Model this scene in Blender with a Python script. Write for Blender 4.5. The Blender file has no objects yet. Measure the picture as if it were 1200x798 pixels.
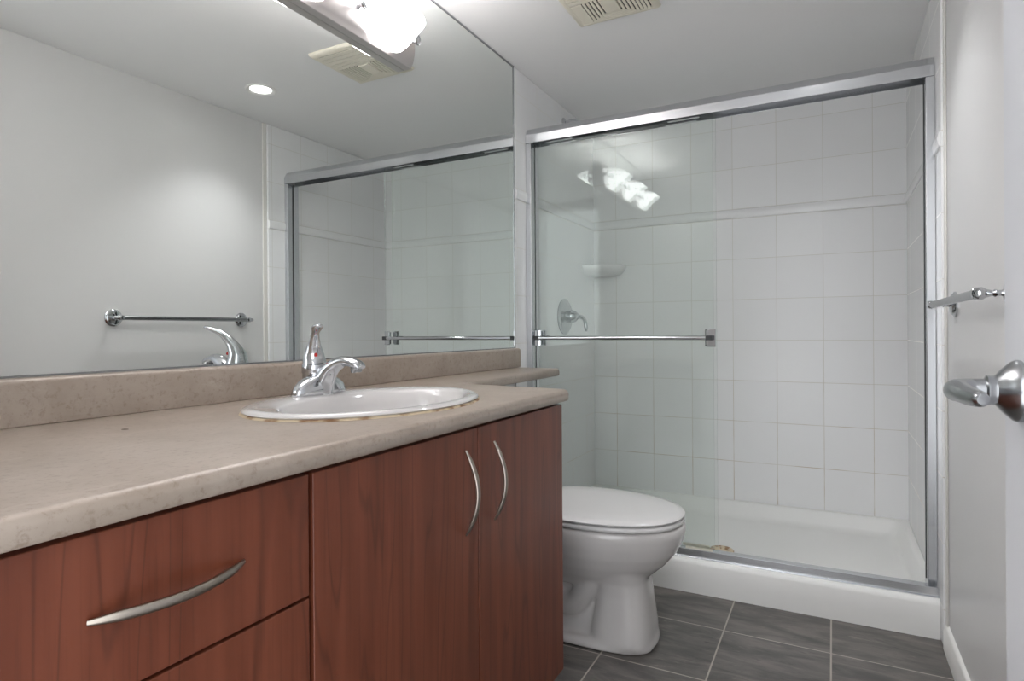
import bpy, bmesh, math, random
from mathutils import Vector, Matrix
random.seed(7)
PI = math.pi
scene = bpy.context.scene
COL = scene.collection

# ------------------------------------------------------------------ camera, world, exposure
CAM_Z = 0.981
YAW, PIT, ROL = math.radians(27.80813555), math.radians(-0.10404112), math.radians(-0.38364152)
F_PX, V0 = 711.4186, 389.695
fw = Vector((-math.sin(YAW)*math.cos(PIT), math.cos(YAW)*math.cos(PIT), math.sin(PIT)))
rr = Vector((math.cos(YAW), math.sin(YAW), 0.0))
up = rr.cross(fw)
R_ = rr*math.cos(ROL) + up*math.sin(ROL)
U_ = -rr*math.sin(ROL) + up*math.cos(ROL)
cam_data = bpy.data.cameras.new('camera')
cam = bpy.data.objects.new('camera', cam_data); COL.objects.link(cam)
cam.matrix_world = Matrix(((R_.x, U_.x, -fw.x, 0), (R_.y, U_.y, -fw.y, 0), (R_.z, U_.z, -fw.z, CAM_Z), (0, 0, 0, 1)))
cam_data.sensor_width = 36.0
cam_data.lens = F_PX/1200*36.0
cam_data.shift_y = (V0-399.0)/1200
cam_data.clip_start = 0.02
scene.camera = cam

world = bpy.data.worlds.new('world'); scene.world = world; world.use_nodes = True
WORLD_STRENGTH = 1.15
bg = world.node_tree.nodes['Background']
bg.inputs[0].default_value = (0.95, 0.97, 1.0, 1); bg.inputs[1].default_value = WORLD_STRENGTH
SHADE_EMIT = 4.5
BULB_W = 1.5
DOWN_W = 9.0
scene.view_settings.view_transform = 'Standard'
scene.view_settings.look = 'None'
scene.view_settings.gamma = 1.0
scene.view_settings.use_curve_mapping = False
scene.view_settings.exposure = 1.42

# ------------------------------------------------------------------ room dimensions (metres, floor z = 0)
XL, XLT = -1.188, -1.180          # painted left wall / tile face of it
XR, XRT = 0.309, 0.298            # painted right wall / tile face of it
YB = 3.231                        # tile face of the shower's far wall
YN = -0.06                        # doorway wall behind the camera
ZC = 2.099
TS, X0, RZ0, LB = 0.2032, -0.4422, 1.9954, 0.0492
def Z(rel): return rel + CAM_Z

# ------------------------------------------------------------------ node helpers
def new_mat(name):
    m = bpy.data.materials.new(name); m.use_nodes = True
    nt = m.node_tree; p = nt.nodes['Principled BSDF']
    return m, nt, p
def lin(c):
    return tuple(((v/255)/12.92 if v/255 <= 0.04045 else ((v/255+0.055)/1.055)**2.4) for v in c)+(1.0,)
def N(nt, typ, **kw):
    n = nt.nodes.new(typ)
    for k, v in kw.items(): setattr(n, k, v)
    return n
def mth(nt, op, a, b=None, c=None, clamp=False):
    n = nt.nodes.new('ShaderNodeMath'); n.operation = op; n.use_clamp = clamp
    for i, v in enumerate((a, b, c)):
        if v is None: continue
        if isinstance(v, (int, float)): n.inputs[i].default_value = v
        else: nt.links.new(v, n.inputs[i])
    return n.outputs[0]
def mixc(nt, fac, a, b, blend='MIX'):
    n = nt.nodes.new('ShaderNodeMix'); n.data_type = 'RGBA'; n.blend_type = blend
    for sock, v in ((n.inputs['Factor'], fac), (n.inputs['A'], a), (n.inputs['B'], b)):
        pass
    def setc(idx, v):
        s = n.inputs[idx]
        if isinstance(v, (tuple, list)): s.default_value = v
        elif isinstance(v, (int, float)): s.default_value = v
        else: nt.links.new(v, s)
    setc(0, fac); setc(6, a); setc(7, b)
    return n.outputs[2]
def sstep(nt, v, e0, e1):
    n = nt.nodes.new('ShaderNodeMapRange'); n.interpolation_type = 'SMOOTHSTEP'
    nt.links.new(v, n.inputs[0]); n.inputs[1].default_value = e0; n.inputs[2].default_value = e1
    return n.outputs[0]
def noise(nt, vec, scale, detail=3, rough=0.5, dist=0.0):
    n = nt.nodes.new('ShaderNodeTexNoise'); n.inputs['Scale'].default_value = scale
    n.inputs['Detail'].default_value = detail; n.inputs['Roughness'].default_value = rough
    n.inputs['Distortion'].default_value = dist
    if vec is not None: nt.links.new(vec, n.inputs['Vector'])
    return n.outputs['Fac']
def position(nt):
    return nt.nodes.new('ShaderNodeNewGeometry').outputs['Position']
def scaled(nt, vec, s, loc=(0, 0, 0)):
    n = nt.nodes.new('ShaderNodeMapping'); n.inputs['Scale'].default_value = s; n.inputs['Location'].default_value = loc
    nt.links.new(vec, n.inputs['Vector']); return n.outputs[0]
def bump(nt, p, h, strength=0.3, dist=0.002):
    b = nt.nodes.new('ShaderNodeBump'); b.inputs['Strength'].default_value = strength
    b.inputs['Distance'].default_value = dist
    nt.links.new(h, b.inputs['Height']); nt.links.new(b.outputs[0], p.inputs['Normal'])
def simple(name, rgb, rough=0.5, metal=0.0, spec=None, coat=0.0):
    m, nt, p = new_mat(name)
    p.inputs['Base Color'].default_value = lin(rgb); p.inputs['Roughness'].default_value = rough
    p.inputs['Metallic'].default_value = metal
    if spec is not None: p.inputs['Specular IOR Level'].default_value = spec
    if coat: p.inputs['Coat Weight'].default_value = coat; p.inputs['Coat Roughness'].default_value = 0.05
    return m

# ------------------------------------------------------------------ materials
def paint(name, rgb, rough, bs=0.05):
    m, nt, p = new_mat(name)
    pos = position(nt)
    p.inputs['Base Color'].default_value = lin(rgb); p.inputs['Roughness'].default_value = rough
    bump(nt, p, noise(nt, pos, 120, 4), bs, 0.0015)
    return m
M_WALL = paint('white_wall_paint', (220, 219, 218), 0.32)
M_CEIL = paint('white_ceiling_paint', (241, 240, 239), 0.5)
M_DOOR = paint('white_door_paint', (216, 218, 222), 0.35, 0.03)
M_EDGE = paint('cream_edge_paint', (228, 225, 219), 0.35, 0.02)
M_TRIM = paint('white_trim_paint', (242, 241, 237), 0.3, 0.02)

def tile_mat(name, axis, off):
    m, nt, p = new_mat(name)
    pos = position(nt)
    sep = nt.nodes.new('ShaderNodeSeparateXYZ'); nt.links.new(pos, sep.inputs[0])
    h = sep.outputs['X' if axis == 'x' else 'Y']; z = sep.outputs['Z']
    # rows above the trim band start higher by the band's height
    above = mth(nt, 'GREATER_THAN', z, RZ0-2*TS-LB*0.5)
    z2 = mth(nt, 'SUBTRACT', z, mth(nt, 'MULTIPLY', above, LB))
    zr = mth(nt, 'DIVIDE', mth(nt, 'SUBTRACT', z2, RZ0-LB-20*TS), TS)
    hr = mth(nt, 'DIVIDE', mth(nt, 'SUBTRACT', h, off-40*TS), TS)
    def edge(v):
        fr = mth(nt, 'FRACT', v)
        return mth(nt, 'MULTIPLY', mth(nt, 'MINIMUM', fr, mth(nt, 'SUBTRACT', 1.0, fr)), TS)
    d = mth(nt, 'MINIMUM', edge(zr), edge(hr))
    tile = sstep(nt, d, 0.0007, 0.0018)
    pillow = sstep(nt, d, 0.0005, 0.006)
    low = sstep(nt, z, 1.0, 0.15)
    dirt = mth(nt, 'MULTIPLY', low, sstep(nt, noise(nt, pos, 7, 3), 0.35, 0.7))
    grout = mixc(nt, dirt, lin((216, 214, 207)), lin((176, 152, 122)))
    comb = nt.nodes.new('ShaderNodeCombineXYZ')
    nt.links.new(mth(nt, 'FLOOR', hr), comb.inputs[0]); nt.links.new(mth(nt, 'FLOOR', zr), comb.inputs[1])
    wn = nt.nodes.new('ShaderNodeTexWhiteNoise'); nt.links.new(comb.outputs[0], wn.inputs['Vector'])
    tcol = mixc(nt, wn.outputs['Value'], lin((240, 240, 240)), lin((243, 243, 243)))
    nt.links.new(mixc(nt, tile, grout, tcol), p.inputs['Base Color'])
    rg = mth(nt, 'MULTIPLY_ADD', tile, -0.45, 0.7); nt.links.new(rg, p.inputs['Roughness'])
    wob = mth(nt, 'MULTIPLY', noise(nt, pos, 14, 2), 0.25)
    bump(nt, p, mth(nt, 'ADD', pillow, wob), 0.18, 0.0010)
    return m
M_TILE_X = tile_mat('white_shower_tile_far', 'x', X0)
M_TILE_Y = tile_mat('white_shower_tile_side', 'y', 2.697)

def floor_mat():
    m, nt, p = new_mat('dark_slate_floor_tile')
    pos = position(nt)
    sep = nt.nodes.new('ShaderNodeSeparateXYZ'); nt.links.new(pos, sep.inputs[0])
    hx = mth(nt, 'DIVIDE', mth(nt, 'SUBTRACT', sep.outputs['X'], -0.318-20*0.310), 0.310)
    hy = mth(nt, 'DIVIDE', mth(nt, 'SUBTRACT', sep.outputs['Y'], 2.072-20*0.322), 0.322)
    def edge(v, s):
        fr = mth(nt, 'FRACT', v)
        return mth(nt, 'MULTIPLY', mth(nt, 'MINIMUM', fr, mth(nt, 'SUBTRACT', 1.0, fr)), s)
    d = mth(nt, 'MINIMUM', edge(hx, 0.310), edge(hy, 0.322))
    tile = sstep(nt, d, 0.0016, 0.0032)
    comb = nt.nodes.new('ShaderNodeCombineXYZ')
    nt.links.new(mth(nt, 'FLOOR', hx), comb.inputs[0]); nt.links.new(mth(nt, 'FLOOR', hy), comb.inputs[1])
    wn = nt.nodes.new('ShaderNodeTexWhiteNoise'); nt.links.new(comb.outputs[0], wn.inputs['Vector'])
    off = nt.nodes.new('ShaderNodeVectorMath'); off.operation = 'MULTIPLY_ADD'
    nt.links.new(wn.outputs['Color'], off.inputs[0]); off.inputs[1].default_value = (5, 5, 5); nt.links.new(pos, off.inputs[2])
    v = scaled(nt, off.outputs[0], (2.2, 8.0, 1.0))
    n1 = noise(nt, v, 2.2, 8, 0.62, 0.6)
    n2 = noise(nt, scaled(nt, off.outputs[0], (6, 30, 1)), 2.0, 6, 0.7, 0.4)
    a = mixc(nt, sstep(nt, n1, 0.3, 0.72), lin((78, 75, 73)), lin((122, 117, 112)))
    b = mixc(nt, sstep(nt, n2, 0.58, 0.75), a, lin((140, 133, 126)))
    b2 = mixc(nt, sstep(nt, n2, 0.42, 0.25), b, lin((58, 56, 54)))
    nt.links.new(mixc(nt, tile, lin((172, 164, 154)), b2), p.inputs['Base Color'])
    p.inputs['Roughness'].default_value = 0.42
    bump(nt, p, mth(nt, 'ADD', tile, mth(nt, 'MULTIPLY', n2, 0.25)), 0.35, 0.0015)
    return m
M_FLOOR = floor_mat()

def laminate(name):
    m, nt, p = new_mat(name)
    pos = position(nt)
    n1 = noise(nt, pos, 7, 6, 0.6, 0.5)
    n2 = noise(nt, pos, 95, 5, 0.7, 0.3)
    n3 = noise(nt, scaled(nt, pos, (14, 5, 14)), 3, 4, 0.6, 0.8)
    c = mixc(nt, sstep(nt, n1, 0.3, 0.7), lin((156, 142, 129)), lin((170, 157, 145)))
    c = mixc(nt, mth(nt, 'MULTIPLY', sstep(nt, n2, 0.50, 0.70), 0.6), c, lin((130, 114, 99)))
    c = mixc(nt, mth(nt, 'MULTIPLY', sstep(nt, n3, 0.55, 0.75), 0.4), c, lin((182, 171, 160)))
    v = nt.nodes.new('ShaderNodeTexVoronoi'); v.inputs['Scale'].default_value = 90
    nt.links.new(pos, v.inputs['Vector'])
    sp = mth(nt, 'MULTIPLY', sstep(nt, v.outputs['Distance'], 0.16, 0.05), sstep(nt, noise(nt, pos, 30, 2), 0.5, 0.7))
    c = mixc(nt, mth(nt, 'MULTIPLY', sp, 0.5), c, lin((110, 92, 78)))
    nt.links.new(c, p.inputs['Base Color']); p.inputs['Roughness'].default_value = 0.33
    bump(nt, p, n2, 0.04, 0.001)
    return m
M_LAM = laminate('beige_stone_laminate')

def wood(name, seed):
    m, nt, p = new_mat(name)
    pos = position(nt)
    v = scaled(nt, pos, (1.0, 1.0, 0.09), (seed*1.7, seed*2.3, seed))
    big = noise(nt, v, 5.5, 3, 0.5, 0.3)
    rings = mth(nt, 'FRACT', mth(nt, 'MULTIPLY', big, 13.0))
    line = sstep(nt, mth(nt, 'ABSOLUTE', mth(nt, 'SUBTRACT', rings, 0.5)), 0.12, 0.0)
    fine = noise(nt, scaled(nt, pos, (1, 1, 0.025), (seed, 0, 0)), 190, 4, 0.6)
    mid = noise(nt, scaled(nt, pos, (1, 1, 0.06), (0, seed, 0)), 26, 4, 0.55)
    c = mixc(nt, sstep(nt, mid, 0.3, 0.7), lin((100, 51, 33)), lin((118, 64, 44)))
    c = mixc(nt, mth(nt, 'MULTIPLY', sstep(nt, fine, 0.5, 0.72), 0.35), c, lin((78, 38, 25)))
    c = mixc(nt, mth(nt, 'MULTIPLY', line, 0.42), c, lin((64, 31, 21)))
    nt.links.new(c, p.inputs['Base Color']); p.inputs['Roughness'].default_value = 0.36
    bump(nt, p, fine, 0.05, 0.0008)
    return m
M_WOOD = wood('cherry_wood_veneer', 0.0)
M_WOODDARK = simple('dark_cherry_edge', (62, 30, 22), 0.5)
M_KICK = simple('dark_toe_kick', (46, 36, 32), 0.6)
M_PORC = simple('white_porcelain', (208, 205, 203), 0.1, coat=0.5)
M_SEAT = simple('white_seat_plastic', (212, 211, 210), 0.22)
M_ACRY = simple('white_acrylic', (240, 240, 237), 0.38)
M_CERAM = simple('white_glazed_ceramic', (241, 241, 241), 0.2)
M_CHROME = simple('polished_chrome', (205, 207, 210), 0.07, 1.0)
M_NICKEL = simple('brushed_nickel', (166, 158, 148), 0.3, 1.0)
M_SATIN = simple('satin_chrome', (172, 174, 176), 0.26, 1.0)
M_BRUSH = simple('brushed_steel_plate', (214, 208, 206), 0.38, 1.0)
M_RUBBER = simple('dark_rubber', (52, 54, 55), 0.6)
M_CREAM = simple('cream_plastic', (230, 224, 208), 0.45)
M_SLOT = simple('dark_duct', (58, 52, 44), 0.8)
M_RED = simple('red_dot_plastic', (200, 40, 32), 0.35)
M_CAULK = None
def caulk():
    m, nt, p = new_mat('yellowed_caulk')
    pos = position(nt)
    c = mixc(nt, sstep(nt, noise(nt, pos, 26, 3), 0.45, 0.66), lin((205, 188, 160)), lin((128, 92, 58)))
    nt.links.new(c, p.inputs['Base Color']); p.inputs['Roughness'].default_value = 0.6
    return m
M_CAULK = caulk()
def drain_mat():
    m, nt, p = new_mat('stained_drain')
    pos = position(nt)
    c = mixc(nt, sstep(nt, noise(nt, pos, 45, 3), 0.48, 0.6), lin((222, 206, 180)), lin((150, 112, 72)))
    nt.links.new(c, p.inputs['Base Color']); p.inputs['Roughness'].default_value = 0.4
    return m
M_DRAIN = drain_mat()
def aluminium():
    m, nt, p = new_mat('bright_aluminium')
    pos = position(nt)
    p.inputs['Base Color'].default_value = lin((212, 214, 217)); p.inputs['Metallic'].default_value = 1.0
    p.inputs['Roughness'].default_value = 0.26
    return m
M_ALU = aluminium()
def mirror_mat():
    m, nt, p = new_mat('silvered_mirror')
    p.inputs['Base Color'].default_value = (0.86, 0.885, 0.865, 1); p.inputs['Metallic'].default_value = 1.0
    p.inputs['Roughness'].default_value = 0.0
    return m
M_MIRROR = mirror_mat()
def glass_mat():
    m = bpy.data.materials.new('green_tinted_glass'); m.use_nodes = True; nt = m.node_tree
    nt.nodes.clear()
    out = nt.nodes.new('ShaderNodeOutputMaterial')
    tr = nt.nodes.new('ShaderNodeBsdfTransparent'); tr.inputs[0].default_value = (0.983, 0.994, 0.987, 1)
    gl = nt.nodes.new('ShaderNodeBsdfGlossy'); gl.inputs['Roughness'].default_value = 0.004
    gl.inputs['Color'].default_value = (0.95, 1, 0.98, 1)
    fr = nt.nodes.new('ShaderNodeFresnel'); fr.inputs[0].default_value = 1.28
    mx = nt.nodes.new('ShaderNodeMixShader')
    nt.links.new(fr.outputs[0], mx.inputs[0]); nt.links.new(tr.outputs[0], mx.inputs[1]); nt.links.new(gl.outputs[0], mx.inputs[2])
    nt.links.new(mx.outputs[0], out.inputs[0])
    return m
M_GLASS = glass_mat()
def emit_mat(name, rgb, s):
    m, nt, p = new_mat(name)
    p.inputs['Base Color'].default_value = (0.9, 0.9, 0.9, 1)
    p.inputs['Emission Color'].default_value = rgb; p.inputs['Emission Strength'].default_value = s
    return m
M_SHADE = emit_mat('lit_opal_glass', (1.0, 0.975, 0.985, 1), SHADE_EMIT)
M_LENS = emit_mat('lit_downlight_lens', (0.97, 0.98, 1.0, 1), 8.0)

# ------------------------------------------------------------------ mesh helpers
ORG = {}
class B:
    def __init__(self): self.v = []; self.f = []
    def add(self, vs, fs):
        o = len(self.v); self.v += [tuple(p) for p in vs]; self.f += [tuple(i+o for i in q) for q in fs]; return self
    def box(self, x0, x1, y0, y1, z0, z1):
        vs = [(x, y, z) for z in (z0, z1) for y in (y0, y1) for x in (x0, x1)]
        return self.add(vs, [(0, 2, 3, 1), (4, 5, 7, 6), (0, 1, 5, 4), (2, 6, 7, 3), (0, 4, 6, 2), (1, 3, 7, 5)])
    def loft(self, rings, cap0=True, cap1=True, close=True):
        n = len(rings[0]); vs = [p for r in rings for p in r]; fs = []
        for i in range(len(rings)-1):
            for j in range(n if close else n-1):
                k = (j+1) % n
                fs.append((i*n+j, i*n+k, (i+1)*n+k, (i+1)*n+j))
        if cap0: fs.append(tuple(range(n-1, -1, -1)))
        if cap1: fs.append(tuple((len(rings)-1)*n+j for j in range(n)))
        return self.add(vs, fs)
    def lathe(self, c, axis, prof, n=32, cap0=True, cap1=True):
        a = Vector(axis).normalized(); c = Vector(c)
        u = a.orthogonal().normalized(); w = a.cross(u)
        rings = [[c+a*h+(u*math.cos(t)+w*math.sin(t))*max(r, 1e-5) for t in (2*PI*i/n for i in range(n))] for r, h in prof]
        return self.loft(rings, cap0, cap1)
    def tube(self, path, rad, n=16, side=None, ref=(0, 0, 1)):
        # rad: list of (ra, rb): ra along the side vector, rb along the other
        P = [Vector(p) for p in path]; rings = []
        for i, p in enumerate(P):
            t = (P[min(i+1, len(P)-1)]-P[max(i-1, 0)]).normalized()
            s = Vector(side) if side else t.cross(Vector(ref))
            s = (s-t*s.dot(t))
            if s.length < 1e-6: s = t.orthogonal()
            s.normalize(); w = t.cross(s)
            r = rad[i] if isinstance(rad, list) else rad
            ra, rb = r if isinstance(r, tuple) else (r, r)
            rings.append([p+s*ra*math.cos(2*PI*k/n)+w*rb*math.sin(2*PI*k/n) for k in range(n)])
        return self.loft(rings)
    def ball(self, c, r, sc=(1, 1, 1), n=20):
        m = n//2; rings = []
        for i in range(1, m):
            t = PI*i/m
            rings.append([(c[0]+r*sc[0]*math.sin(t)*math.cos(2*PI*k/n), c[1]+r*sc[1]*math.sin(t)*math.sin(2*PI*k/n), c[2]-r*sc[2]*math.cos(t)) for k in range(n)])
        return self.loft(rings)
    def prism(self, poly, axis, a, b):
        # poly: 2-D outline; axis 'x','y','z' extrusion
        def P(q, t):
            return {'x': (t, q[0], q[1]), 'y': (q[0], t, q[1]), 'z': (q[0], q[1], t)}[axis]
        return self.loft([[P(q, a) for q in poly], [P(q, b) for q in poly]])
    def build(self, name, mat, parent=None, org=None, smooth=True, bevel=0.0, seg=2, label=None, angle=40):
        me = bpy.data.meshes.new(name)
        o = bpy.data.objects.new(name, me); COL.objects.link(o)
        if parent is not None:
            o.parent = parent; og = ORG[parent.name]
        else:
            if org is None:
                xs = [p[0] for p in self.v]; ys = [p[1] for p in self.v]; zs = [p[2] for p in self.v]
                org = ((min(xs)+max(xs))/2, (min(ys)+max(ys))/2, min(zs))
            og = Vector(org); o.location = og
        ORG[o.name] = Vector(og)
        me.from_pydata([(p[0]-og[0], p[1]-og[1], p[2]-og[2]) for p in self.v], [], self.f)
        bm = bmesh.new(); bm.from_mesh(me)
        bmesh.ops.recalc_face_normals(bm, faces=bm.faces); bm.to_mesh(me); bm.free()
        me.materials.append(mat)
        if smooth:
            for q in me.polygons: q.use_smooth = True
            me.set_sharp_from_angle(angle=math.radians(angle))
        if bevel:
            md = o.modifiers.new('bevel', 'BEVEL'); md.width = bevel; md.segments = seg; md.limit_method = 'ANGLE'; md.angle_limit = math.radians(35)
            md.harden_normals = False
        if label: o['label'] = label
        return o
def thing(name, label, cat, loc, group=None):
    o = bpy.data.objects.new(name, None); COL.objects.link(o); o.location = loc
    o.empty_display_size = 0.05
    ORG[o.name] = Vector(loc); o['label'] = label; o['category'] = cat
    if group: o['group'] = group
    return o
def tag(o, label, cat, group=None):
    o['label'] = label; o['category'] = cat
    if group: o['group'] = group
    return o
def struct(o, label=None, cat=None):
    o['kind'] = 'structure'
    if label: o['label'] = label
    if cat: o['category'] = cat
    return o
def holed(outer, hole, z0, z1):
    """slab with a hole: outlines in x,y"""
    b = B()
    bm = bmesh.new()
    vo = [bm.verts.new((p[0], p[1], z0)) for p in outer]; vh = [bm.verts.new((p[0], p[1], z0)) for p in hole]
    es = [bm.edges.new((vo[i], vo[(i+1) % len(vo)])) for i in range(len(vo))]+[bm.edges.new((vh[i], vh[(i+1) % len(vh)])) for i in range(len(vh))]
    bmesh.ops.triangle_fill(bm, use_beauty=True, use_dissolve=False, edges=es)
    bm.verts.index_update()
    vs = [v.co.copy() for v in bm.verts]; fs = [tuple(v.index for v in f.verts) for f in bm.faces]
    bm.free(); n = len(vs)
    return b, vs, fs, len(outer), len(hole)
def circle(cx, cy, rx, ry, n):
    return [(cx+rx*math.cos(2*PI*i/n), cy+ry*math.sin(2*PI*i/n)) for i in range(n)]
def cspline(pts, n=8):
    """Catmull-Rom through points"""
    P = [Vector(p) for p in pts]; out = []
    for i in range(len(P)-1):
        p0 = P[max(i-1, 0)]; p1 = P[i]; p2 = P[i+1]; p3 = P[min(i+2, len(P)-1)]
        for k in range(n):
            t = k/n
            out.append(0.5*((2*p1)+(p2-p0)*t+(2*p0-5*p1+4*p2-p3)*t*t+(3*p1-p0-3*p2+p3)*t**3))
    out.append(P[-1]); return out
def interp(vals, n):
    """piecewise-linear resample to n samples"""
    out = []
    for i in range(n):
        t = i/(n-1)*(len(vals)-1); k = min(int(t), len(vals)-2); u = t-k
        a, b = vals[k], vals[k+1]
        out.append(tuple(p+(q-p)*u for p, q in zip(a, b)) if isinstance(a, tuple) else a+(b-a)*u)
    return out

# ------------------------------------------------------------------ room shell
struct(B().box(XL-0.1, 0.6, YN-0.14, YB+0.1, -0.08, 0.0).build('floor', M_FLOOR, smooth=False), 'dark grey slate look tiled floor')
struct(B().box(XL-0.1, XL, YN-0.12, YB+0.1, 0.0, ZC).build('wall_left', M_WALL, smooth=False), 'white wall behind mirror and vanity')
struct(B().box(XR, XR+0.1, YN-0.12, YB+0.1, 0.0, ZC).build('wall_right', M_WALL, smooth=False), 'white painted wall behind towel bar')
struct(B().box(XL, XR, YB, YB+0.1, 0.0, ZC).build('wall_back', M_TILE_X, smooth=False), 'white tiled far wall of the shower')
nb = B(); nb.box(XL, -0.62, YN-0.12, YN, 0.0, ZC); nb.box(-0.62, XR, YN-0.12, YN, 2.03, ZC); nb.box(0.22, XR, YN-0.12, YN, 0.0, 2.03)
struct(nb.build('wall_near', M_WALL, smooth=False), 'white wall around the doorway')
struct(B().box(XL, XLT, 2.275, YB, 0.0, ZC).build('wall_shower_left', M_TILE_Y, smooth=False, bevel=0.004), 'white tiled side wall with the shower valve')
struct(B().box(XRT, XR, 2.262, YB, 0.0, ZC).build('wall_shower_right', M_TILE_Y, smooth=False, bevel=0.005), 'white tiled side wall at the open end of shower')
# ceiling with the hole of the downlight
DLX, DLY, DLR = -0.052, 1.930, 0.052
_, vs, fs, no, nh = holed([(XL-0.1, YN-0.12), (XR+0.1, YN-0.12), (XR+0.1, YB+0.1), (XL-0.1, YB+0.1)], circle(DLX, DLY, DLR, DLR, 40), ZC, ZC)
cb = B(); n = len(vs)
cb.add(list(vs)+[(p[0], p[1], ZC+0.09) for p in vs], fs+[tuple(i+n for i in reversed(q)) for q in fs])
for (o0, m) in ((0, no), (no, nh)):
    cb.f += [(o0+i, o0+(i+1) % m, n+o0+(i+1) % m, n+o0+i) for i in range(m)]
struct(cb.build('ceiling', M_CEIL, smooth=False), 'white painted ceiling')
# listello trims
zl0, zl1 = RZ0-2*TS-LB, RZ0-2*TS
def bead(p0, sgn, axis):  # outline across the wall: (offset from the wall, z)
    t = 0.010; zz = [(0, zl0+0.002), (t*0.55, zl0+0.004), (t*0.8, zl0+0.013), (t, (zl0+zl1)/2), (t*0.8, zl1-0.013), (t*0.55, zl1-0.004), (0, zl1-0.002)]
    return [(p0+sgn*a, z) for a, z in zz]
struct(B().prism(bead(XLT, 1, 'y'), 'y', 2.278, YB).build('trim_1', M_CERAM), 'raised white border tile on left shower wall')
struct(B().prism(bead(YB, -1, 'x'), 'x', XLT, XRT).build('trim_2', M_CERAM), 'raised white border tile on far shower wall')
struct(B().prism(bead(XRT, -1, 'y'), 'y', 2.266, YB).build('trim_3', M_CERAM), 'raised white border tile on right shower wall')
struct(B().box(XR-0.006, XR, 2.235, 2.262, 0.0, ZC).build('trim_4', M_EDGE, bevel=0.003), 'cream caulked edge of the tiles on the right wall')
bbp = [(XR, 0.0), (XR-0.013, 0.0), (XR-0.013, 0.058), (XR-0.010, 0.063), (XR-0.010, 0.070), (XR-0.006, 0.077), (XR, 0.080)]
struct(B().prism(bbp, 'y', 0.9, 2.255).build('baseboard_right', M_TRIM), 'white baseboard under towel bar wall')

# ------------------------------------------------------------------ lights of the room
def light(name, kind, loc, energy, color=(1, 1, 1), **kw):
    d = bpy.data.lights.new(name, kind); d.energy = energy; d.color = color
    for k, v in kw.items(): setattr(d, k, v)
    o = bpy.data.objects.new(name, d); o.location = loc; COL.objects.link(o); return o

# downlight
dl = thing('downlight', 'round white recessed downlight glowing in the ceiling', 'light', (DLX, DLY, ZC))
B().lathe((DLX, DLY, ZC), (0, 0, -1), [(0.050, -0.03), (0.051, 0.0), (0.068, 0.0), (0.068, 0.003), (0.063, 0.007), (0.052, 0.005), (0.0465, 0.001), (0.046, -0.03)], 48, False, False).build('trim_ring', M_TRIM, dl)
B().lathe((DLX, DLY, ZC), (0, 0, -1), [(0.0455, -0.045), (0.0455, -0.03), (0.032, -0.027), (0.012, -0.026), (0.001, -0.026)], 48).build('lens', M_LENS, dl)
lo = light('downlight_lamp', 'SPOT', (DLX, DLY, ZC-0.012), DOWN_W, (0.97, 0.98, 1.0), spot_size=math.radians(105), spot_blend=0.9, shadow_soft_size=0.04)
lo.parent = dl; lo.location = (0, 0, -0.012)

# ------------------------------------------------------------------ countertop outline, sink
CT, CB_ = Z(-0.150), Z(-0.180)        # counter top and underside
YC0 = YN+0.004
outline = [(XL+0.001, YC0), (-0.600, YC0), (-0.602, 1.452), (-0.614, 1.464), (-0.945, 1.497), (-0.956, 1.507), (-0.975, 2.256), (-0.982, 2.264), (XL+0.001, 2.264)]
def offset(poly, d):
    """shrink a CCW polygon inwards by d"""
    out = []; n = len(poly)
    for i in range(n):
        p, q, r = Vector(poly[i-1]), Vector(poly[i]), Vector(poly[(i+1) % n])
        e1 = (q-p).normalized(); e2 = (r-q).normalized()
        n1 = Vector((-e1.y, e1.x)); n2 = Vector((-e2.y, e2.x))
        b = (n1+n2); b = b/(b.length_squared)*2
        out.append(tuple(q+b*d))
    return out
SX, SY, SAX, SAY = -0.862, 0.995, 0.205, 0.278
hole = circle(SX, SY, SAX-0.02, SAY-0.02, 72)
prof = [(0.0105, CT), (0.006, CT-0.0015), (0.0022, CT-0.005), (0.0, CT-0.011), (0.0, CB_+0.006), (0.002, CB_+0.002), (0.005, CB_)]
ct = B()
rings = [[(x, y, z) for x, y in offset(outline, d)] for d, z in prof]
_, vs, fs, no, nh = holed(offset(outline, prof[0][0]), hole, CT, CT)
ct.add(vs, fs)
no_ = len(outline)
base = len(ct.v); ct.add([p for r in rings for p in r], [])
for i in range(len(rings)-1):
    for j in range(no_):
        k = (j+1) % no_
        ct.f.append((base+i*no_+j, base+i*no_+k, base+(i+1)*no_+k, base+(i+1)*no_+j))
_, vs2, fs2, _, _ = holed(offset(outline, prof[-1][0]), hole, CB_, CB_)
b2 = len(ct.v); ct.add(vs2, [tuple(reversed(q)) for q in fs2])
for i in range(nh):
    k = (i+1) % nh; ct.f.append((no+i, no+k, b2+no+k, b2+no+i))
counter = thing('countertop', 'beige stone-look laminate countertop with narrow shelf reaching over the toilet', 'countertop', (-0.9, 0.7, CB_))
co = ct.build('worktop', M_LAM, counter)
bm = bmesh.new(); bm.from_mesh(co.data); bmesh.ops.remove_doubles(bm, verts=bm.verts, dist=1e-5); bmesh.ops.recalc_face_normals(bm, faces=bm.faces); bm.to_mesh(co.data); bm.free()
co.data.set_sharp_from_angle(angle=math.radians(40))
# backsplash: rounded top front edge
BS1 = Z(-0.071)
bp = [(XL+0.001, CT), (-1.164, CT), (-1.164, BS1-0.010), (-1.1655, BS1-0.005), (-1.169, BS1-0.0015), (-1.174, BS1), (XL+0.001, BS1)]
B().prism(bp, 'y', YC0, 2.285).build('backsplash', M_LAM, counter, bevel=0.002)
B().ball((-0.985, 0.560, CT), 0.0045, (1.5, 1, 0.25)).build('chip', simple('dark_chip', (110, 98, 88), 0.6), counter, label='small dark chip in the laminate surface')

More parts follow.
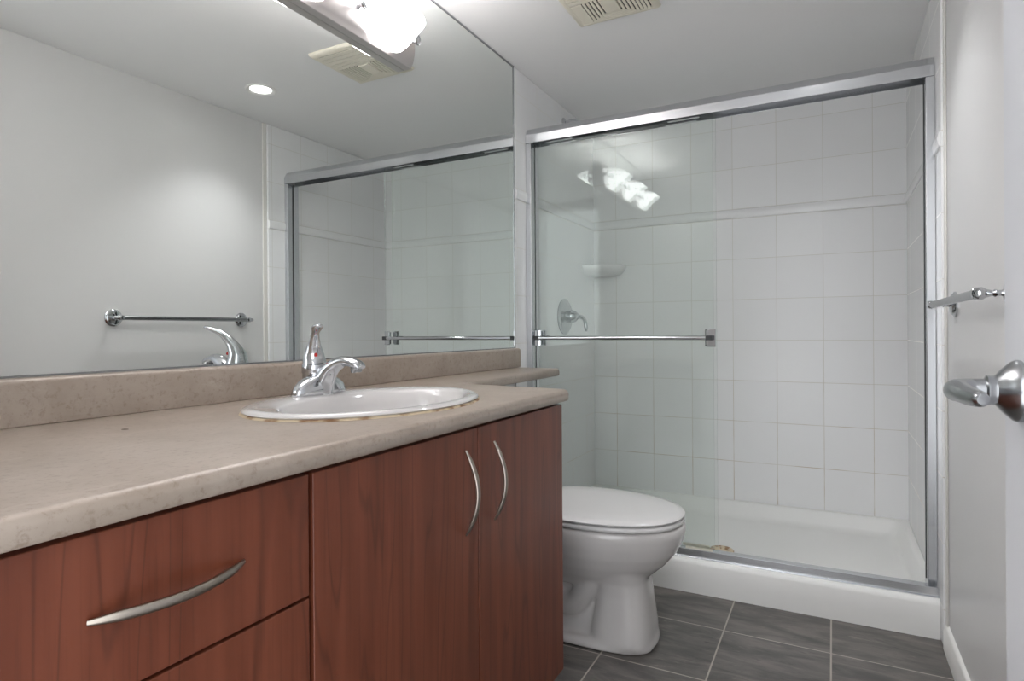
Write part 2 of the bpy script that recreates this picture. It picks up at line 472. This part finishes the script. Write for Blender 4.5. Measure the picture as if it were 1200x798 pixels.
# sink
sink = thing('sink', 'white oval drop-in sink with yellowed caulk, set in the beige counter', 'sink', (SX, SY, CT))
def ov(d, z, dx=0.0, sx=1.0):
    return [(SX+dx+(SAX-d)*math.cos(t)*sx, SY+(SAY-d)*math.sin(t), z) for t in (2*PI*i/72 for i in range(72))]
DECK = CT+0.012
r = [ov(0.004, CT+0.0025), ov(0.0, CT+0.006), ov(0.002, CT+0.0095), ov(0.008, DECK), ov(0.016, DECK+0.001)]
# inner edge is pushed forward so that a deck is left for the faucet
def inner(d, z, dx, ky=1.0):
    return [(SX+dx+(SAX-d)*math.cos(t), SY+(SAY-d*ky)*math.sin(t), z) for t in (2*PI*i/72 for i in range(72))]
r += [inner(0.055, DECK-0.001, 0.026, 0.6), inner(0.063, DECK-0.007, 0.026, 0.7), inner(0.070, DECK-0.03, 0.026, 0.78), inner(0.082, DECK-0.08, 0.026, 0.9), inner(0.110, DECK-0.12, 0.024, 1.0), inner(0.15, DECK-0.14, 0.02, 1.1), inner(0.183, DECK-0.146, 0.02, 1.35)]
# outer shell under the counter
r2 = [inner(0.175, DECK-0.158, 0.02, 1.3), inner(0.10, DECK-0.135, 0.024, 1.0), inner(0.072, DECK-0.08, 0.026, 0.9), inner(0.060, DECK-0.03, 0.024, 0.75), ov(0.036, CT-0.004), ov(0.030, CT+0.0015), ov(0.006, CT+0.0022)]
B().loft(r+r2+[r[0]], False, False).build('basin', M_PORC, sink, angle=60)
B().loft([ov(-0.0028, CT+0.0003), ov(-0.0018, CT+0.0018), ov(0.003, CT+0.0040), ov(0.006, CT+0.0026), ov(0.006, CT+0.0003), ov(-0.0028, CT+0.0003)], False, False).build('caulk_bead', M_CAULK, sink, label='yellowed caulk bead with brown stains')
B().lathe((SX+0.02, SY, DECK-0.150), (0, 0, 1), [(0.024, 0), (0.024, 0.006), (0.020, 0.008), (0.012, 0.006), (0.001, 0.006)], 32).build('drain', M_CHROME, sink)

# faucet
FX, FY = -1.030, 1.015
fau = thing('faucet', 'chrome single-lever faucet with red dot on the back of the sink', 'faucet', (FX, FY, DECK))
def fr(a, b, z, dx=0.0, n=40, e=2.5):
    out = []
    for i in range(n):
        t = 2*PI*i/n; c, s = math.cos(t), math.sin(t)
        out.append((FX+dx+a*math.copysign(abs(c)**(2/e), c), FY+b*math.copysign(abs(s)**(2/e), s), z))
    return out
B().loft([fr(0.026, 0.076, DECK+0.0005), fr(0.027, 0.077, DECK+0.004), fr(0.0265, 0.075, DECK+0.010), fr(0.025, 0.069, DECK+0.020), fr(0.022, 0.057, DECK+0.030), fr(0.018, 0.040, DECK+0.038), fr(0.013, 0.022, DECK+0.043)]).build('base', M_CHROME, fau)
bx = FX-0.020
B().lathe((bx, FY+0.005, DECK), (0, 0, 1), [(0.028, 0.012), (0.0275, 0.045), (0.029, 0.048), (0.029, 0.062), (0.0275, 0.066)], 32).build('body', M_CHROME, fau)
path = cspline([(FX+0.006, FY+0.002, DECK+0.004), (FX+0.014, FY+0.003, DECK+0.034), (FX+0.034, FY+0.006, DECK+0.060), (FX+0.066, FY+0.010, DECK+0.074), (FX+0.098, FY+0.014, DECK+0.068), (FX+0.110, FY+0.015, DECK+0.060)], 6)
B().tube(path, interp([(0.027, 0.025), (0.024, 0.022), (0.020, 0.017), (0.0185, 0.012), (0.0185, 0.010), (0.014, 0.006)], len(path)), 20, side=(0, 1, 0)).build('spout', M_CHROME, fau)
B().lathe((FX+0.096, FY+0.0135, DECK+0.062), (0.12, 0.0, -1), [(0.0125, 0.0), (0.0125, 0.010), (0.0105, 0.013), (0.001, 0.012)], 24).build('aerator', M_SATIN, fau)
hp = cspline([(bx, FY+0.005, DECK+0.066), (bx-0.001, FY+0.004, DECK+0.085), (bx+0.008, FY-0.004, DECK+0.112), (bx+0.026, FY-0.018, DECK+0.137), (bx+0.046, FY-0.032, DECK+0.149), (FX+0.036, FY-0.039, DECK+0.153), (FX+0.040, FY-0.043, DECK+0.1545)], 6)
lev = B().tube(hp, interp([(0.0275, 0.0265), (0.0240, 0.022), (0.0145, 0.013), (0.0085, 0.008), (0.0125, 0.006), (0.0105, 0.005), (0.004, 0.002)], len(hp)), 20, side=(0.55, 0.83, 0)).build('lever', M_CHROME, fau)
B().lathe((bx+0.0175, FY-0.0085, DECK+0.088), (0.83, -0.55, 0.25), [(0.0038, -0.004), (0.0038, 0.0018), (0.003, 0.0026), (0.001, 0.0028)], 20).build('temperature_dot', M_RED, fau, label='small red dot')
B().lathe((FX-0.052, FY+0.004, DECK), (0, 0, 1), [(0.0028, 0.008), (0.0028, 0.05), (0.005, 0.052), (0.006, 0.058), (0.003, 0.064)], 14).build('lift_rod', M_CHROME, fau)

# ------------------------------------------------------------------ vanity cabinets
CF = -0.620                              # face of the fronts
CTOP = CB_-0.009
KZ = 0.106
def cabinet(name, label, y0, y1):
    t = thing(name, label, 'cabinet', ((XL+CF)/2, (y0+y1)/2, 0))
    b = B(); th = 0.016; xb = XL+0.002; xf = CF-0.020
    b.box(xb, xf, y0, y0+th, KZ, CB_-0.001); b.box(xb, xf, y1-th, y1, KZ, CB_-0.001)
    b.box(xb, xf, y0+th, y1-th, KZ, KZ+th); b.box(xb, xb+0.006, y0+th, y1-th, KZ+th, CB_-0.001)
    b.box(xf-0.02, xf, y0+th, y1-th, CB_-0.05, CB_-0.001)
    b.build('body', M_WOODDARK, t, smooth=False)
    B().box(xb, CF-0.08, y0+0.001, y1-0.001, 0.0, KZ).build('toe_kick', M_KICK, t, smooth=False)
    return t
def arc_pull(name, p0, p1, out, parent, bow, w=0.0056):
    """bow handle: thin crescent from p0 to p1 bulging along out"""
    p0, p1, out = Vector(p0), Vector(p1), Vector(out); n = 28
    ax = (p1-p0).normalized(); path = []; rad = []
    for i in range(n+1):
        t = i/n; s = math.sin(PI*t)
        path.append(p0.lerp(p1, t)+out*(0.003+bow*s**0.9))
        rad.append((w*(0.5+0.5*min(1.0, s*2.5)), 0.0020+0.0022*min(1.0, s*2.0)))
    return B().tube(path, rad, 14, side=tuple(ax.cross(out))).build(name, M_NICKEL, parent)
def front(name, parent, y0, y1, z0, z1):
    return B().box(CF-0.019, CF, y0, y1, z0, z1).build(name, M_WOOD, parent, bevel=0.0012, seg=2)
dcab = cabinet('vanity_cabinet', 'cherry wood vanity cabinet with wide drawers, nearest the camera', YN+0.006, 0.594)
zt = CTOP
for (z0, z1) in ((Z(-0.351), zt), (Z(-0.351)-0.004-0.245, Z(-0.351)-0.004), (KZ, Z(-0.351)-0.253)):
    d = front('drawer', dcab, YN+0.009, 0.590, z0, z1)
    zc_ = (z0+z1)/2
    arc_pull('handle', (CF, 0.315, zc_), (CF, 0.486, zc_), (1, 0, 0), d, 0.026)
scab = cabinet('vanity_cabinet', 'cherry wood vanity cabinet with two doors under the sink', 0.595, 1.452)
for (y0, y1, yh) in ((0.598, 1.027, 0.979), (1.031, 1.450, 1.088)):
    d = front('door', scab, y0, y1, KZ, zt)
    arc_pull('handle', (CF, yh, Z(-0.387)), (CF, yh, Z(-0.226)), (1, 0, 0), d, 0.027)

# ------------------------------------------------------------------ mirror
mir = thing('mirror', 'large frameless wall mirror above the beige backsplash', 'mirror', (XL, 1.1, BS1))
MX = -1.182
B().box(XL+0.0005, MX, YN+0.004, 2.262, BS1+0.004, ZC-0.008).build('mirror_pane', M_MIRROR, mir, smooth=False)
mb = B(); mb.box(XL+0.0005, MX+0.0015, 2.2625, 2.270, BS1+0.002, ZC-0.001); mb.box(XL+0.0005, MX+0.0015, YN+0.004, 2.270, ZC-0.0075, ZC-0.001); mb.box(XL+0.0005, MX+0.001, YN+0.004, 2.262, BS1+0.0004, BS1+0.0035)
mb.build('edge_channel', M_SATIN, mir, smooth=False)

# ------------------------------------------------------------------ vanity light
LY0, LY1 = 0.575, 1.530
LZ0, LZ1 = Z(0.819), Z(0.960)
vl = thing('vanity_light', 'brushed metal vanity light bar with three glowing glass shades on the mirror', 'light', (MX, (LY0+LY1)/2, LZ0))
bpf = [(MX+0.0005, LZ0), (MX+0.026, LZ0), (MX+0.027, LZ0+0.002)]
for i in range(0, 13):
    t = i/12; bpf.append((MX+0.027+0.016*math.sin(PI*t)**0.6, LZ0+0.004+(LZ1-LZ0-0.008)*t))
bpf += [(MX+0.027, LZ1-0.002), (MX+0.026, LZ1), (MX+0.0005, LZ1)]
B().prism(bpf, 'y', LY0, LY1).build('back_plate', M_BRUSH, vl, bevel=0.0015)
def shade_ring(yc, a, d, z):
    """D shaped section standing against the plate: half width a along y, depth d along x"""
    pts = []
    for i in range(49):
        t = -PI/2+PI*i/48
        pts.append((SXB+d*math.copysign(abs(math.cos(t))**0.85, 1), yc+a*math.copysign(abs(math.sin(t))**0.85, math.sin(t)), z))
    for i in range(1, 8):
        t = i/8
        pts.append((SXB, yc+a*(1-2*t), z))
    return pts
SXB = MX+0.036
for yc in (1.385, 1.065, 0.745):
    zs = [(0.004, 0.002, 0.827), (0.034, 0.005, 0.828), (0.058, 0.013, 0.833), (0.078, 0.023, 0.843), (0.093, 0.038, 0.857), (0.104, 0.058, 0.872), (0.112, 0.080, 0.888), (0.119, 0.098, 0.902), (0.124, 0.112, 0.912)]
    rings = [shade_ring(yc, a, d, Z(z)) for a, d, z in zs]
    inn = [shade_ring(yc, max(a-0.004, 0.001), max(d-0.004, 0.001), Z(z)+0.004) for a, d, z in zs[::-1]]
    B().loft(rings+inn).build('shade', M_SHADE, vl, angle=70, label='glowing frosted glass shade')
    lb = light('bulb', 'POINT', (0, 0, 0), BULB_W, (1.0, 0.975, 0.985), shadow_soft_size=0.018)
    lb.parent = vl; lb.location = (SXB+0.045-MX, yc-(LY0+LY1)/2, Z(0.888)-LZ0)
    for sg in (-1, 1):
        B().lathe((MX+0.041, yc+sg*0.112, Z(0.888)), (1, sg*0.12, 0), [(0.008, 0), (0.0065, 0.010), (0.008, 0.018), (0.0155, 0.028), (0.0170, 0.032), (0.0155, 0.035), (0.0130, 0.033), (0.001, 0.034)], 28).build('shade_clip', M_CHROME, vl)

# ------------------------------------------------------------------ ceiling vent
VX0, VX1, VY0, VY1 = -0.808, -0.512, 1.775, 2.082
vent = thing('ceiling_vent', 'square cream plastic exhaust fan grille on the ceiling', 'vent', ((VX0+VX1)/2, (VY0+VY1)/2, ZC))
B().box(VX0+0.012, VX1-0.012, VY0+0.012, VY1-0.012, ZC-0.0095, ZC-0.0005).build('duct_plate', M_SLOT, vent, smooth=False)
def rframe(x0, x1, y0, y1, w, z0, z1):
    b = B()
    o = [(x0, y0), (x1, y0), (x1, y1), (x0, y1)]; i_ = [(x0+w, y0+w), (x1-w, y0+w), (x1-w, y1-w), (x0+w, y1-w)]
    v = [(p[0], p[1], z) for z in (z0, z1) for p in o+i_]
    f = []
    for k in range(4):
        j = (k+1) % 4
        f += [(k, j, 4+j, 4+k), (8+k, 12+k, 12+j, 8+j), (k, 8+k, 8+j, j), (4+k, 4+j, 12+j, 12+k)]
    return b.add(v, f)
gt, gb = ZC-0.0005, ZC-0.017
fbm = B()
# domed rim
fo = [(0.0, gt), (0.0, ZC-0.008), (0.006, ZC-0.014), (0.016, gb), (0.024, gb), (0.024, gt)]
rg = []
for d, z in fo:
    rg.append([(VX0+d, VY0+d, z), (VX1-d, VY0+d, z), (VX1-d, VY1-d, z), (VX0+d, VY1-d, z)])
fbm.loft(rg+[rg[0]], False, False).build('rim', M_CREAM, vent, bevel=0.003, seg=3)
gx0, gx1, gy0, gy1 = VX0+0.024, VX1-0.024, VY0+0.024, VY1-0.024
sl = B(); pitch, wsl = 0.0138, 0.0088
for i in range(5):
    y = gy0+0.004+i*0.025; sl.box(gx0, gx1, y, y+0.0195, gb, gb+0.003)
ym = gy0+0.004+5*0.025
sl.box(gx0, VX0+0.062, ym, gy1, gb, gb+0.003)
for i in range(4):
    d = i*pitch
    xa, xb, yb = VX0+0.066+d, VX1-0.066-d, gy1-i*0.0095
    sl.box(xa, xa+wsl, ym, yb, gb, gb+0.003)
    sl.box(xb-wsl, xb, ym, yb, gb, gb+0.003)
    sl.box(xa+wsl, xb-wsl, yb-0.0070, yb, gb, gb+0.003)
for i in range(3):
    xa = VX1-0.062+i*0.0125; sl.box(xa, xa+wsl, ym, gy1, gb, gb+0.003)
sl.build('slats', M_CREAM, vent, smooth=False)
B().box(VX0+0.066+4*pitch, VX1-0.066-4*pitch, ym, gy1-4*0.0095, gb-0.002, ZC-0.005).build('centre_panel', M_CREAM, vent, bevel=0.003)

# ------------------------------------------------------------------ shower base
SB0 = 2.310
CZ = 0.124
sb = thing('shower_tray', 'white acrylic shower tray with raised front curb', 'shower tray', ((XLT+XRT)/2, 2.77, 0))
x0, x1, y1 = XLT+0.001, XRT-0.001, YB-0.001
def rect(a0, a1, b0, b1, z, rad=0.0, n=5):
    if rad <= 0: rad = 1e-4
    pts = []
    for cx, cy, st in ((a1-rad, b1-rad, 0), (a0+rad, b1-rad, 90), (a0+rad, b0+rad, 180), (a1-rad, b0+rad, 270)):
        for k in range(n+1):
            t = math.radians(st+90*k/n); pts.append((cx+rad*math.cos(t), cy+rad*math.sin(t), z))
    return pts
rings = [rect(x0, x1, SB0+0.004, y1, 0.0005), rect(x0, x1, SB0+0.002, y1, 0.05), rect(x0, x1, SB0, y1, CZ-0.016), rect(x0, x1, SB0+0.003, y1, CZ-0.006), rect(x0, x1, SB0+0.011, y1, CZ),
         rect(x0+0.02, x1-0.02, 2.462, y1-0.02, CZ, 0.03), rect(x0+0.027, x1-0.027, 2.470, y1-0.027, CZ-0.006, 0.03), rect(x0+0.045, x1-0.045, 2.488, y1-0.045, 0.072, 0.04), rect(x0+0.062, x1-0.062, 2.505, y1-0.062, 0.056, 0.05), rect(x0+0.085, x1-0.085, 2.53, y1-0.09, 0.051, 0.05)]
cen = [(-0.42+0.051*math.cos(t), 2.69+0.051*math.sin(t), 0.044) for t in [math.radians(a) for q in range(4) for a in (q*90+0, q*90+18, q*90+36, q*90+54, q*90+72, q*90+90)]]
B().loft(rings+[cen]).build('pan', M_ACRY, sb, angle=50)
B().lathe((-0.42, 2.69, 0.0445), (0, 0, 1), [(0.050, 0), (0.050, 0.004), (0.046, 0.007), (0.028, 0.006), (0.026, 0.002), (0.001, 0.002)], 32).build('drain', M_DRAIN, sb, label='cream drain ring with brown stains')

# ------------------------------------------------------------------ shower frame and sliding panels
frm = thing('shower_enclosure', 'bright aluminium frame of the shower doors, header, jambs and track', 'shower enclosure', ((XLT+XRT)/2, 2.40, CZ))
XA, XB = XLT+0.0005, XRT-0.0005
hz0, hz1 = Z(0.818), Z(0.884)
hp = [(2.372, hz0), (2.372, hz0+0.036), (2.376, hz0+0.040), (2.388, hz1-0.004), (2.394, hz1), (2.446, hz1), (2.450, hz1-0.004), (2.450, hz0), (2.447, hz0), (2.447, hz1-0.010), (2.392, hz1-0.010), (2.3755, hz0+0.036), (2.3755, hz0)]
B().prism(hp, 'x', XA, XB).build('header', M_ALU, frm, bevel=0.0008)
for xa, xb in ((XA, XA+0.026), (XB-0.026, XB)):
    B().box(xa, xb, 2.373, 2.449, CZ+0.0045, hz0).build('jamb', M_ALU, frm, bevel=0.002)
for xa, xb in ((XA+0.0262, XA+0.0282), (XB-0.0282, XB-0.0262)):
    B().box(xa, xb, 2.4055, 2.4125, CZ+0.034, hz0).build('bumper_strip', M_RUBBER, frm, smooth=False)
tp = [(2.332, CZ), (2.332, CZ+0.003), (2.338, CZ+0.004), (2.338, CZ+0.031), (2.342, CZ+0.031), (2.342, CZ+0.004), (2.450, CZ+0.004), (2.450, CZ)]
B().prism(tp, 'x', XA, XB).build('track', M_ALU, frm, bevel=0.0006)
def panel(name, label, xa, xb, y, with_bar):
    t = thing(name, label, 'shower door', ((xa+xb)/2, y, CZ+0.018))
    B().box(xa, xb, y-0.003, y+0.003, CZ+0.018, hz0+0.020).build('glass', M_GLASS, t, bevel=0.001, seg=1)
    for x in (xa+0.06, xb-0.06-0.12):
        B().box(x, x+0.12, y-0.006, y+0.006, hz0-0.004, hz0+0.022).build('hanger', M_ALU, t, bevel=0.001)
    B().box(xb-0.12, xb-0.02, y-0.006, y+0.006, CZ+0.012, CZ+0.022).build('bottom_guide', M_CREAM, t, bevel=0.001)
    s = -1 if with_bar else 1
    zb = Z(-0.029)
    for k, xm in enumerate((xa+0.018, xb-0.018)):
        br = B(); br.box(xm-0.015, xm+0.015, min(y+s*0.0035, y+s*0.012), max(y+s*0.0035, y+s*0.012), zb-0.034, zb+0.034)
        br.box(xm-0.012, xm+0.012, min(y-s*0.0035, y-s*0.008), max(y-s*0.0035, y-s*0.008), zb-0.030, zb+0.030)
        o = br.build('bracket', M_CHROME, t, bevel=0.002)
        sgn = 1 if k == 0 else -1
        B().box(xm-0.007-(0.010 if sgn < 0 else 0), xm+0.007+(0.010 if sgn > 0 else 0), min(y+s*0.0125, y+s*0.040), max(y+s*0.0125, y+s*0.040), zb-0.009, zb+0.009).build('clamp', M_RUBBER, o, bevel=0.002, label='dark bar clamp')
    B().tube([(xa+0.02, y+s*0.032, zb), (xb-0.035, y+s*0.032, zb)], 0.0078, 20).build('towel_bar', M_CHROME, t)
    return t
panel('shower_door', 'outer sliding glass shower door with chrome towel bar facing the room', XA+0.032, -0.386, 2.392, True)
panel('shower_door', 'inner sliding glass shower door stacked behind the outer one', XA+0.032, -0.404, 2.428, False)

# ------------------------------------------------------------------ shower valve, arm, soap shelf
VY, VZ = 2.797, Z(0.072)
va = thing('shower_valve', 'round chrome shower valve with curved lever on tiled side wall', 'valve', (XLT, VY, VZ))
B().lathe((XLT+0.0005, VY, VZ), (1, 0, 0), [(0.089, 0), (0.089, 0.004), (0.080, 0.010), (0.060, 0.012), (0.040, 0.012), (0.034, 0.016), (0.001, 0.016)], 48).build('escutcheon', M_SATIN, va)
B().lathe((XLT, VY, VZ), (1, 0, 0), [(0.030, 0.014), (0.029, 0.040), (0.032, 0.044), (0.026, 0.060), (0.012, 0.076), (0.001, 0.080)], 32).build('hub', M_SATIN, va)
hp = cspline([(XLT+0.070, VY, VZ), (XLT+0.088, VY+0.012, VZ-0.004), (XLT+0.100, VY+0.022, VZ-0.022), (XLT+0.104, VY+0.026, VZ-0.050), (XLT+0.106, VY+0.027, VZ-0.074)], 6)
B().tube(hp, interp([0.012, 0.010, 0.0085, 0.0085, 0.010, 0.004], len(hp)), 16).build('lever', M_SATIN, va)
sa = thing('shower_pipe', 'short chrome shower pipe high on tiled wall above the valve', 'shower pipe', (XLT, 2.806, Z(1.03)))
B().lathe((XLT+0.0005, 2.806, Z(1.035)), (1, 0, 0), [(0.028, 0), (0.027, 0.004), (0.016, 0.012), (0.011, 0.014)], 28).build('flange', M_CHROME, sa)
B().tube(cspline([(XLT+0.008, 2.806, Z(1.035)), (XLT+0.04, 2.806, Z(1.042)), (XLT+0.075, 2.806, Z(1.030)), (XLT+0.10, 2.806, Z(1.004))], 6), 0.0095, 14).build('arm', M_CHROME, sa)
# corner shelf (quarter round)
cs = B(); cz = Z(0.352); n = 14; rad = 0.185
def qr(rd, z):
    return [(XLT+0.0005, YB-0.0005, z)]+[(XLT+0.0005+rd*math.cos(PI/2*i/n), YB-0.0005-rd*math.sin(PI/2*i/n), z) for i in range(n+1)]
cs.loft([qr(0.12, cz-0.055), qr(0.158, cz-0.042), qr(0.178, cz-0.020), qr(rad, cz-0.006), qr(rad, cz), qr(rad-0.006, cz+0.003), qr(rad-0.014, cz), qr(rad-0.02, cz-0.008)])
tag(cs.build('corner_soap_shelf', M_CERAM), 'white ceramic corner soap shelf between shower tile walls', 'shelf')

# ------------------------------------------------------------------ towel bar on the right wall
TBX, TBZ, TY0, TY1 = XR-0.056, Z(0.068), 1.475, 2.098
tb = thing('towel_bar', 'chrome towel bar on white wall beside the open door', 'towel bar', (XR, (TY0+TY1)/2, TBZ))
for y, sg in ((TY0, -1), (TY1, 1)):
    ro = B().lathe((XR-0.0005, y, TBZ), (-1, 0, 0), [(0.036, 0), (0.036, 0.004), (0.030, 0.007), (0.028, 0.011), (0.019, 0.014), (0.010, 0.015)], 36).build('post', M_CHROME, tb)
    B().lathe((XR, y, TBZ), (-1, 0, 0), [(0.009, 0.012), (0.006, 0.020), (0.0055, 0.026), (0.008, 0.030), (0.0055, 0.034), (0.0085, 0.044), (0.0125, 0.050), (0.0125, 0.060), (0.010, 0.066), (0.001, 0.068)], 28).build('stem', M_CHROME, ro)
    B().lathe((TBX, y, TBZ), (0, sg, 0), [(0.0115, -0.004), (0.0125, 0.003), (0.012, 0.010), (0.009, 0.014), (0.0075, 0.018), (0.0085, 0.022), (0.006, 0.028), (0.001, 0.030)], 24).build('finial', M_CHROME, ro)
B().tube([(TBX, TY0-0.002, TBZ), (TBX, TY1+0.002, TBZ)], 0.0095, 20).build('bar', M_SATIN, tb)

# ------------------------------------------------------------------ toilet
TYC = 1.880
to = thing('toilet', 'white porcelain toilet between the vanity and shower curb', 'toilet', (-0.75, TYC, 0))
def tr(xf, xb, hw, z, e=2.2, n=48, xw=None):
    """egg section: widest nearer the back"""
    xc = xb+(xf-xb)*(0.42 if xw is None else xw); pts = []
    for i in range(n):
        t = 2*PI*i/n; c, s = math.cos(t), math.sin(t)
        cc = math.copysign(abs(c)**(2/e), c); ss = math.copysign(abs(s)**(2/e), s)
        pts.append((xc+(xf-xc if c > 0 else xc-xb)*cc, TYC+hw*ss, z))
    return pts
body = B()
body.loft([tr(-0.545, -0.93, 0.085, 0.175), tr(-0.525, -0.93, 0.104, 0.200), tr(-0.492, -0.94, 0.132, 0.228), tr(-0.455, -0.95, 0.161, 0.262), tr(-0.425, -0.955, 0.182, 0.30), tr(-0.408, -0.96, 0.193, 0.335), tr(-0.400, -0.96, 0.197, 0.362), tr(-0.400, -0.96, 0.197, 0.378), tr(-0.404, -0.955, 0.193, 0.386), tr(-0.41, -0.95, 0.187, 0.388)])
# front column
body.loft([tr(-0.492, -0.69, 0.118, 0.02, 3.2, xw=0.5), tr(-0.495, -0.685, 0.114, 0.06, 3.2, xw=0.5), tr(-0.503, -0.672, 0.106, 0.12, 3.2, xw=0.5), tr(-0.510, -0.665, 0.100, 0.17, 3.0, xw=0.5), tr(-0.512, -0.68, 0.102, 0.205, 2.8, xw=0.5), tr(-0.50, -0.72, 0.12, 0.24, 2.5, xw=0.5)])
# recessed web and rear pedestal
body.loft([tr(-0.60, -1.06, 0.092, 0.02, 3.0, xw=0.5), tr(-0.60, -1.06, 0.082, 0.07, 3.0, xw=0.5), tr(-0.60, -1.04, 0.066, 0.12, 3.0, xw=0.5), tr(-0.60, -1.04, 0.066, 0.28, 3.0, xw=0.5)])
# trapway bulge on each side
for sg in (-1, 1):
    pth = cspline([(-0.66, TYC+sg*0.060, 0.215), (-0.70, TYC+sg*0.066, 0.160), (-0.735, TYC+sg*0.068, 0.110), (-0.79, TYC+sg*0.068, 0.115), (-0.83, TYC+sg*0.068, 0.17), (-0.87, TYC+sg*0.066, 0.235), (-0.93, TYC+sg*0.06, 0.24), (-0.97, TYC+sg*0.06, 0.17), (-0.98, TYC+sg*0.06, 0.06)], 5)
    body.tube(pth, 0.036, 16)
# foot flange
body.loft([tr(-0.486, -1.075, 0.124, 0.0005, 3.6, xw=0.5), tr(-0.485, -1.075, 0.125, 0.012, 3.6, xw=0.5), tr(-0.489, -1.07, 0.120, 0.024, 3.6, xw=0.5), tr(-0.496, -1.065, 0.112, 0.03, 3.6, xw=0.5)])
# deck under the tank
body.loft([rect(-1.165, -0.90, TYC-0.10, TYC+0.10, 0.26, 0.04), rect(-1.165, -0.90, TYC-0.13, TYC+0.13, 0.32, 0.04), rect(-1.165, -0.90, TYC-0.14, TYC+0.14, 0.384, 0.04)])
bo = body.build('bowl', M_PORC, to)
rm = bo.modifiers.new('remesh', 'REMESH'); rm.mode = 'VOXEL'; rm.voxel_size = 0.006; rm.use_smooth_shade = True
sm = bo.modifiers.new('smooth', 'SMOOTH'); sm.factor = 0.5; sm.iterations = 9
seat = B().loft([tr(-0.408, -0.90, 0.190, 0.3895), tr(-0.404, -0.905, 0.196, 0.393), tr(-0.404, -0.905, 0.196, 0.401), tr(-0.409, -0.90, 0.191, 0.4045), tr(-0.47, -0.84, 0.13, 0.4045), tr(-0.475, -0.835, 0.125, 0.3895), tr(-0.408, -0.90, 0.190, 0.3895)], False, False)
seat.build('seat', M_SEAT, to, angle=60)
lid = B().loft([tr(-0.412, -0.925, 0.189, 0.4065), tr(-0.405, -0.93, 0.196, 0.409), tr(-0.403, -0.93, 0.198, 0.4135), tr(-0.407, -0.93, 0.194, 0.4185), tr(-0.43, -0.92, 0.175, 0.4225), tr(-0.50, -0.87, 0.115, 0.4245), tr(-0.60, -0.78, 0.04, 0.425)])
lid.build('lid', M_SEAT, to, angle=60)
for sg in (-1, 1): B().tube([(-0.935, TYC+sg*0.07-0.025, 0.402), (-0.935, TYC+sg*0.07+0.025, 0.402)], 0.012, 14).build('hinge', M_SEAT, to)
B().loft([rect(-1.168, -0.965, TYC-0.17, TYC+0.17, 0.385, 0.03), rect(-1.172, -0.955, TYC-0.19, TYC+0.19, 0.46, 0.035), rect(-1.172, -0.95, TYC-0.20, TYC+0.20, 0.70, 0.035)]).build('tank', M_PORC, to, angle=50)
B().loft([rect(-1.174, -0.944, TYC-0.207, TYC+0.207, 0.701, 0.035), rect(-1.174, -0.942, TYC-0.209, TYC+0.209, 0.722, 0.035), rect(-1.170, -0.95, TYC-0.20, TYC+0.20, 0.732, 0.035)]).build('tank_lid', M_PORC, to, angle=50)
fl = B().lathe((-0.951, TYC-0.15, 0.66), (1, 0, 0), [(0.012, 0), (0.012, 0.006), (0.008, 0.014)], 20)
fl.tube([(-0.940, TYC-0.15, 0.66), (-0.936, TYC-0.11, 0.655), (-0.934, TYC-0.075, 0.648)], [0.006, 0.006, 0.007], 12)
fl.build('flush_lever', M_CHROME, to)

# ------------------------------------------------------------------ open door with lever
DX, DY1 = 0.160, 0.805
door = B().box(DX, DX+0.035, 0.0, DY1, 0.008, 2.02).build('door_1', M_DOOR, bevel=0.0015, smooth=False)
struct(door, 'white door standing open along the right wall')
LVY, LVZ = 0.742, Z(-0.0605)
lv = B().lathe((DX-0.0003, LVY, LVZ), (-1, 0, 0), [(0.0295, 0), (0.0300, 0.003), (0.0285, 0.0065), (0.0215, 0.014), (0.0145, 0.0195), (0.0140, 0.0235), (0.0145, 0.0245), (0.0145, 0.0265), (0.0112, 0.028), (0.0107, 0.046)], 40).build('door_lever', M_SATIN, door, label='satin chrome door lever on flared rose')
hp = cspline([(DX-0.034, LVY, LVZ), (DX-0.046, LVY-0.003, LVZ), (DX-0.0525, LVY-0.013, LVZ), (DX-0.0535, LVY-0.034, LVZ+0.001), (DX-0.0515, LVY-0.070, LVZ), (DX-0.0485, LVY-0.098, LVZ), (DX-0.048, LVY-0.104, LVZ)], 6)
B().tube(hp, interp([0.0107, 0.0108, 0.0108, 0.0102, 0.0085, 0.0068, 0.004], len(hp)), 24).build('grip', M_SATIN, lv)
B().lathe((DX-0.036, LVY-0.0104, LVZ-0.003), (0, -1, 0), [(0.0014, 0), (0.0014, 0.0010), (0.0005, 0.0011)], 12).build('set_screw', M_RUBBER, lv)
